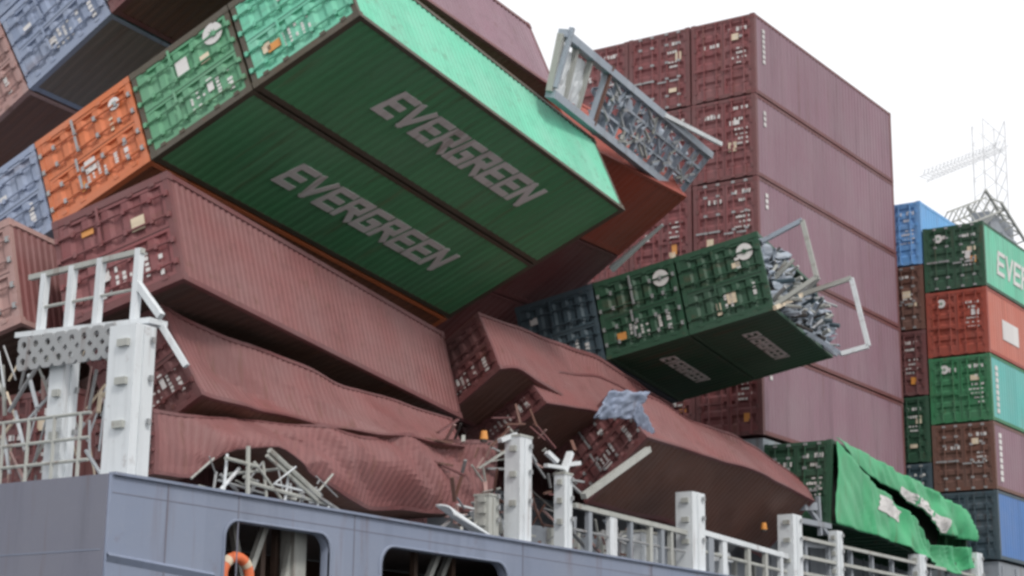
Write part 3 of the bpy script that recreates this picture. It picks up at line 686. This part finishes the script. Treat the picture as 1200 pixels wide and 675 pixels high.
# stern rail below
t = thing('stern_rail', 'thin pale guard rail along the stern edge at deck height', 'guard rail', (22.2, 24, 4.15)); o_ = Vector(t.location)
for z_ in (4.65, 5.05, 5.5):
    b = MB(); b.tube(Vector((22.2, 23.95, z_)) - o_, Vector((22.2, 29.2, z_)) - o_, .032); tl(b, 'rail', 'bracket', t)
for i in range(8):
    b = MB(); b.tube(Vector((22.2, 24.2 + i * .68, 4.1)) - o_, Vector((22.2, 24.2 + i * .68, 5.52)) - o_, .038); tl(b, 'stanchion', 'bracket', t)
t = thing('bollard_gear', 'tangle of pale lashing rods at the left edge below the railing frame', 'lashing gear', (23.2, 26.6, 4.2))
for i in range(80):
    p = Vector((rr.uniform(-.3, .5), rr.uniform(-2.3, 2.6), rr.uniform(.0, 2.4))); q = p + Vector((rr.uniform(-.2, .2), rr.uniform(-.7, .7), rr.uniform(.4, 1.1)))
    b = MB(); b.tube(p, q, rr.uniform(.018, .045), 5); tl(b, 'lashing_rod', rr.choice(['white', 'galv', 'bracket', 'cream', 'rose']), t)

GP = 'white steel posts standing along the bulwark'
def post(label, x, y, z0, z1, wx, wy, cap=True, lean=0.0, mat='white'):
    t = thing('deck_post', label, 'post', (x, y, z0), GP); h = z1 - z0
    b = MB(); k = len(b.v); b.box((-wx / 2, -wy / 2, 0), (wx / 2, wy / 2, h), n=(1, 1, 4)); b.v = [(v[0] + lean * v[2], v[1], v[2]) for v in b.v]; tl(b, 'column', mat, t)
    b = MB(); b.box((-wx / 2 - .05, -wy / 2 - .05, -.0), (wx / 2 + .05, wy / 2 + .05, .06)); tl(b, 'base_plate', mat, t)
    if cap:
        b = MB(); b.box((-wx / 2 - .02 + lean * h, -wy / 2 - .02, h), (wx / 2 + .02 + lean * h, wy / 2 + .02, h + .05)); tl(b, 'cap_plate', 'bracket', t)
    b = MB(); b.box((-wx * .12, -wy / 2 - .03, .06), (wx * .12, -wy / 2 - .002, h - .03)); tl(b, 'stiffener', mat, t)
    for zz in (.35, .62, .86):
        b = MB(); b.box((-wx / 2 - .07, -wy * .3, h * zz), (-wx / 2 - .002, wy * .1, h * zz + .13)); tl(b, 'lug', 'bracket', t)
        b = MB(); b.box((wx * .2, -wy / 2 - .08, h * zz + .1), (wx * .36, -wy / 2 - .032, h * zz + .2)); tl(b, 'lug', 'galv', t)
    return t
post('broadest white post at the stern corner under the railing frame', 22.28, 23.1, 4.1, 6.98, .5, .66, cap=False)
post('narrower white post left of the broad stern corner post', 22.5, 25.05, 4.1, 7.0, .34, .42, cap=False)
post('tall white post in the gap right of the flattened container', 34.25, 22.75, 4.16, 6.62, .5, .42)
post('thin white post just right of the tall post, bent bracket on its head', 36.2, 22.75, 4.16, 6.0, .34, .3)
post('thick white post under the dark belly of the hanging container', 42.6, 22.75, 4.16, 6.3, .72, .5, cap=False)
post('white post under the far tip of the hanging container', 48.8, 22.75, 4.16, 6.35, .62, .5, cap=False)
post('slim white post below the left end of the torn green container', 52.1, 22.75, 4.16, 6.2, .42, .3, cap=False)
post('white post below the middle of the torn green container', 58.9, 22.75, 4.16, 6.05, .62, .4, cap=False)
post('short white post below the hanging tip of the torn green sheet', 64.6, 22.75, 4.16, 6.6, .6, .4, cap=False)
post('grey stump post left of the tall white post', 33.5, 23.1, 4.16, 5.2, .4, .4, mat='bracket')
post('grey shaded post tucked behind the thin white one', 35.5, 23.5, 4.16, 6.2, .35, .3, mat='steelgrey')
# bent bracket arms on the post heads
t = thing('bent_bracket', 'twisted pale bracket arms on the heads of the two tall posts', 'bracket', (35.0, 22.8, 6.2)); o_ = Vector(t.location)
for p, q, wd in (((34.2, 22.8, 6.7), (33.7, 22.9, 6.5), .14), ((34.4, 22.8, 6.65), (35.2, 22.9, 6.2), .08), ((35.5, 22.8, 6.15), (36.4, 22.8, 6.2), .12), ((36.3, 22.8, 6.1), (36.6, 22.8, 6.6), .16), ((36.0, 22.8, 6.3), (35.7, 22.9, 6.5), .14), ((36.4, 22.9, 6.0), (37.2, 22.9, 5.7), .08), ((36.5, 22.9, 6.3), (37.3, 23, 6.45), .14)):
    b = MB(); b.bar(Vector(p) - o_, Vector(q) - o_, wd, wd * .7); tl(b, 'arm', 'white' if wd > .1 else 'galv', t)

# guard rails and lockers between the posts
t = thing('side_rail', 'grey guard rail with panels between the thin and the thick white posts', 'guard rail', (37, 22.7, 4.16)); o_ = Vector(t.location)
b = MB(); b.bar(Vector((36.6, 22.7, 5.32)) - o_, Vector((42.2, 22.7, 5.2)) - o_, .14, .12); tl(b, 'top_rail', 'bracket', t)
for x_, w_, mt in ((37.3, .16, 'steelgrey'), (38.4, .34, 'white'), (39.3, .12, 'steelgrey'), (40.3, .14, 'bracket'), (40.9, .16, 'steelgrey'), (41.4, .12, 'bracket')):
    b = MB(); b.box((x_ - w_ / 2 - 37, -.05, 0), (x_ + w_ / 2 - 37, .07, 1.1)); tl(b, 'stanchion', mt, t)
b = MB(); b.path([Vector((36.6, 22.72, 4.75)) - o_, Vector((42.2, 22.72, 4.7)) - o_], .035); tl(b, 'middle_rail', 'galv', t)
t = thing('deck_locker', 'small white locker box behind the guard rail left of the thick post', 'locker', (40.4, 23.0, 4.16))
b = MB(); b.box((0, 0, 0), (.85, .6, .9)); tl(b, 'cabinet', 'white', t); b = MB(); b.box((-.03, -.03, .905), (.88, .63, .96)); tl(b, 'lid', 'bracket', t); b = MB(); b.box((.1, -.012, .1), (.75, -.001, .8)); tl(b, 'locker_door', 'white', t)
t = thing('side_rail', 'pale guard rail with boxes between the thick post and the far tip post', 'guard rail', (43, 22.7, 4.16)); o_ = Vector(t.location)
b = MB(); b.bar(Vector((43.1, 22.7, 5.3)) - o_, Vector((48.4, 22.7, 5.1)) - o_, .14, .14); tl(b, 'top_rail', 'white', t)
for x_, w_, mt in ((43.6, .3, 'steelgrey'), (44.4, .26, 'white'), (45.9, .16, 'bracket'), (47.0, .14, 'bracket'), (48.0, .16, 'white')):
    b = MB(); b.box((x_ - w_ / 2 - 43, -.05, 0), (x_ + w_ / 2 - 43, .07, 1.05)); tl(b, 'stanchion', mt, t)
b = MB(); b.path([Vector((43.1, 22.72, 4.8)) - o_, Vector((48.4, 22.72, 4.65)) - o_], .05); tl(b, 'middle_rail', 'bracket', t)
t = thing('vent_box', 'rounded white vent box low behind the rail right of the thick post', 'vent', (45.2, 23.0, 4.16))
b = MB(); b.tube((0.2, .3, 0), (.2, .3, .55), .22, 10); tl(b, 'trunk', 'white', t); b = MB(); b.tube((.2, .3, .552), (.2, .3, .8), .36, 12, r1=.25); tl(b, 'cowl', 'white', t)
t = thing('side_rail', 'grey guard rail under the torn green container', 'guard rail', (49.5, 22.7, 4.16)); o_ = Vector(t.location)
for z_ in (4.7, 5.2, 5.75):
    b = MB(); b.bar(Vector((49.3, 22.7, z_)) - o_, Vector((66, 22.7, z_)) - o_, .1, .1); tl(b, 'rail', 'bracket', t)
for i in range(10):
    x_ = 50 + i * 1.7; b = MB(); b.box((x_ - .07 - 49.5, .08, 0), (x_ + .07 - 49.5, .2, 1.62)); tl(b, 'stanchion', 'steelgrey', t)
t = thing('support_bracket', 'bent grey bracket holding the near corner of the torn green container', 'bracket', (50.5, 22.9, 5.9)); o_ = Vector(t.location)
for p, q, wd in (((49.4, 22.9, 6.3), (52.0, 22.9, 6.35), .16), ((50.2, 22.9, 6.9), (51.8, 22.9, 6.1), .12), ((50.0, 22.9, 6.75), (50.9, 22.9, 6.85), .24), ((51.2, 22.9, 7.2), (51.3, 22.9, 6.0), .12), ((49.8, 22.9, 5.6), (51.5, 22.9, 5.7), .16)):
    b = MB(); b.bar(Vector(p) - o_, Vector(q) - o_, wd, wd); tl(b, 'arm', 'steelgrey', t)
# mangled rails under the arched container
t = thing('mangled_railing', 'mangled pale railing under the arched edge of the flattened container', 'railing', (25.5, 22.9, 4.2)); o_ = Vector(t.location)
segs = [((24.3, 22.6, 4.85), (25.2, 22.6, 4.8), .035), ((25.5, 22.6, 5.15), (27.0, 22.6, 4.45), .06), ((25.45, 22.62, 5.05), (26.95, 22.6, 4.36), .04), ((24.9, 22.6, 5.15), (24.95, 22.6, 4.2), .045), ((24.4, 22.7, 4.2), (24.45, 22.7, 4.95), .03), ((25.2, 22.7, 4.9), (26.0, 22.7, 4.3), .03),
        ((25.0, 22.7, 4.5), (27.3, 22.65, 4.33), .04), ((24.6, 22.8, 4.6), (26.4, 22.8, 4.95), .03), ((26.1, 22.7, 4.2), (26.2, 22.7, 4.8), .03), ((25.6, 22.7, 4.2), (25.5, 22.75, 4.95), .03), ((26.6, 22.6, 4.55), (27.7, 22.6, 4.22), .035), ((24.3, 22.75, 4.45), (25.6, 22.75, 4.35), .025)]
for i in range(30):
    p = Vector((rr.uniform(24.3, 28.0), rr.uniform(22.55, 23.6), rr.uniform(4.2, 4.7))); segs.append((p, p + Vector((rr.uniform(-.8, .8), rr.uniform(-.2, .3), rr.uniform(-.1, .55))), rr.uniform(.015, .04)))
for p, q, r_ in segs:
    b = MB(); b.tube(Vector(p) - o_, Vector(q) - o_, r_, 6); tl(b, 'bent_rail', rr.choice(['white', 'bracket', 'galv']), t)
t = thing('bent_plate', 'curled white steel plate on the bulwark left of the tall post', 'plate', (31.5, 22.6, 4.2))
rows = [[Vector((1.45 * i / 12 - .1 * j / 6, .4 * j / 6 - .12 * math.sin(math.pi * j / 6), .34 - .34 * i / 12 + .22 * math.sin(math.pi * .55 * j / 6) * (1 - .6 * i / 12))) for j in range(7)] for i in range(13)]
b = MB(); b.grid(rows); o = link('plate', b.mesh('plate', [M['white']], True), t); md = o.modifiers.new('thickness', 'SOLIDIFY'); md.thickness = .04
t = thing('torn_sheet', 'crumpled white torn sheet on the crushed door end above the posts', 'sheet', (37.9, 22.6, 7.6))
crumple(t, (.3, .0, .75), (2.2, .1, .35), (-.5, .2, -.75), (0, -1, .2), 24, 12, .08, 'bluegrey', name='sheet', seed=15, thick=.03, smooth=True)
crumple(t, (2.0, .1, .7), (.9, .1, -.6), (-.15, .2, -.3), (0, -1, .2), 16, 8, .06, 'bluegrey', name='sheet', seed=25, thick=.03, smooth=True)
t = thing('loose_bar', 'pale bar wedged diagonally below the hanging container roof', 'bar', (40.0, 22.5, 7.1))
b = MB(); b.bar(Vector((-.1, 0, 0)), Vector((-3.2, .05, -1.55)), .16, .14); tl(b, 'shaft', 'bracket', t)
t = thing('wreck_debris', 'tangle of bent grey rods and scraps between the crushed door ends', 'debris', (35.0, 23.6, 6.4))
for i in range(60):
    p = Vector((rr.uniform(-1.4, 3.4), rr.uniform(.1, .8), rr.uniform(-1.1, 1.0))); q = p + Vector((rr.uniform(-1, 1), rr.uniform(-.2, .4), rr.uniform(-.6, .6)))
    b = MB(); b.bar(p, q, rr.uniform(.03, .09), rr.uniform(.03, .05)); tl(b, 'scrap', rr.choice(['galv', 'bracket', 'maroon', 'brown', 'rose', 'brown', 'dark']), t)
t = thing('broken_rails', 'broken rails and scrap lying low around the tall and thin white posts', 'debris', (35.5, 23.2, 4.2))
for i in range(95):
    p = Vector((rr.uniform(-3.4, 6.0), rr.uniform(.0, .7), rr.uniform(.0, .9))); q = p + Vector((rr.uniform(-.8, .8), rr.uniform(-.2, .3), rr.uniform(-.2, .6)))
    b = MB(); b.bar(p, q, rr.uniform(.03, .1), rr.uniform(.03, .06)); tl(b, 'scrap', rr.choice(['galv', 'bracket', 'white', 'rose', 'steelgrey', 'brown']), t)
for lab, p in (('small amber lamp on the wreck near the middle of the picture', (34.0, 23.55, 6.72)), ('small amber lamp under the dark belly of the hanging container', (48.2, 23.3, 6.0))):
    t = thing('amber_lamp', lab, 'lamp', p); b = MB(); b.tube((0, 0, -.1), (0, 0, .1), .1, 10, r1=.07); tl(b, 'lens', 'yellow', t); b = MB(); b.tube((0, 0, -.16), (0, 0, -.102), .09, 10); tl(b, 'base', 'dark', t)

# ------------------------------------------------------------------ cranes beyond
def lattice(b, p0, p1, w_, n, r_):
    p0, p1 = Vector(p0), Vector(p1); d = p1 - p0; a = d.normalized().orthogonal().normalized() * w_ / 2; c = d.normalized().cross(a.normalized()) * w_ / 2
    cs = [a + c, a - c, -a - c, c - a]
    for k in cs: b.tube(p0 + k, p1 + k, r_, 4)
    for i in range(n):
        q0, q1 = p0 + d * i / n, p0 + d * (i + 1) / n
        for k in range(4): b.tube(q0 + cs[k], q1 + cs[(k + 1) % 4], r_ * .6, 4)
t = thing('harbour_crane', 'faint pale lattice crane far off in the white sky', 'crane', (640, 190, -5))
o_ = Vector(t.location); k9 = 9.6
def far(x, z): return Vector((x * k9, 22 * k9, z * k9)) - o_
b = MB(); lattice(b, far(66.3, 14), far(66.6, 23.7), 9, 13, .24); tl(b, 'tower', 'crane', t)
b = MB(); lattice(b, far(59.4, 19.6), far(68.4, 23.3), 3, 22, .2); tl(b, 'jib', 'crane', t)
for x_, z_ in ((61.0, 20.3), (63.4, 21.2)):
    b = MB(); b.tube(far(x_, z_), far(66.55, 23.7), .06, 4); tl(b, 'stay', 'crane', t)

t = thing('deck_crane', 'grey lattice crane boom showing above the green container at the right edge', 'crane', (92, 33, 24)); o_ = Vector(t.location)
k2 = 1.5
def mid(x, z): return Vector((x * k2, 22 * k2, z * k2)) - o_
b = MB(); lattice(b, mid(61.6, 18.2), mid(66.0, 19.9), 1.2, 7, .06); tl(b, 'boom', 'bracket', t)
b = MB(); lattice(b, mid(65.6, 20.1), mid(68.3, 19.2), 1.4, 5, .1); tl(b, 'boom', 'bracket', t)
b = MB(); b.box(tuple(mid(65.4, 18.9) - Vector((.3, .5, .3))), tuple(mid(67.6, 19.7) + Vector((.5, .6, 0)))); tl(b, 'machinery_house', 'steelgrey', t)
b = MB(); b.box(tuple(mid(66.2, 4.0) - Vector((1, 1, 0))), tuple(mid(67.2, 18.88) + Vector((0, 1, 0)))); tl(b, 'pedestal', 'steelgrey', t)
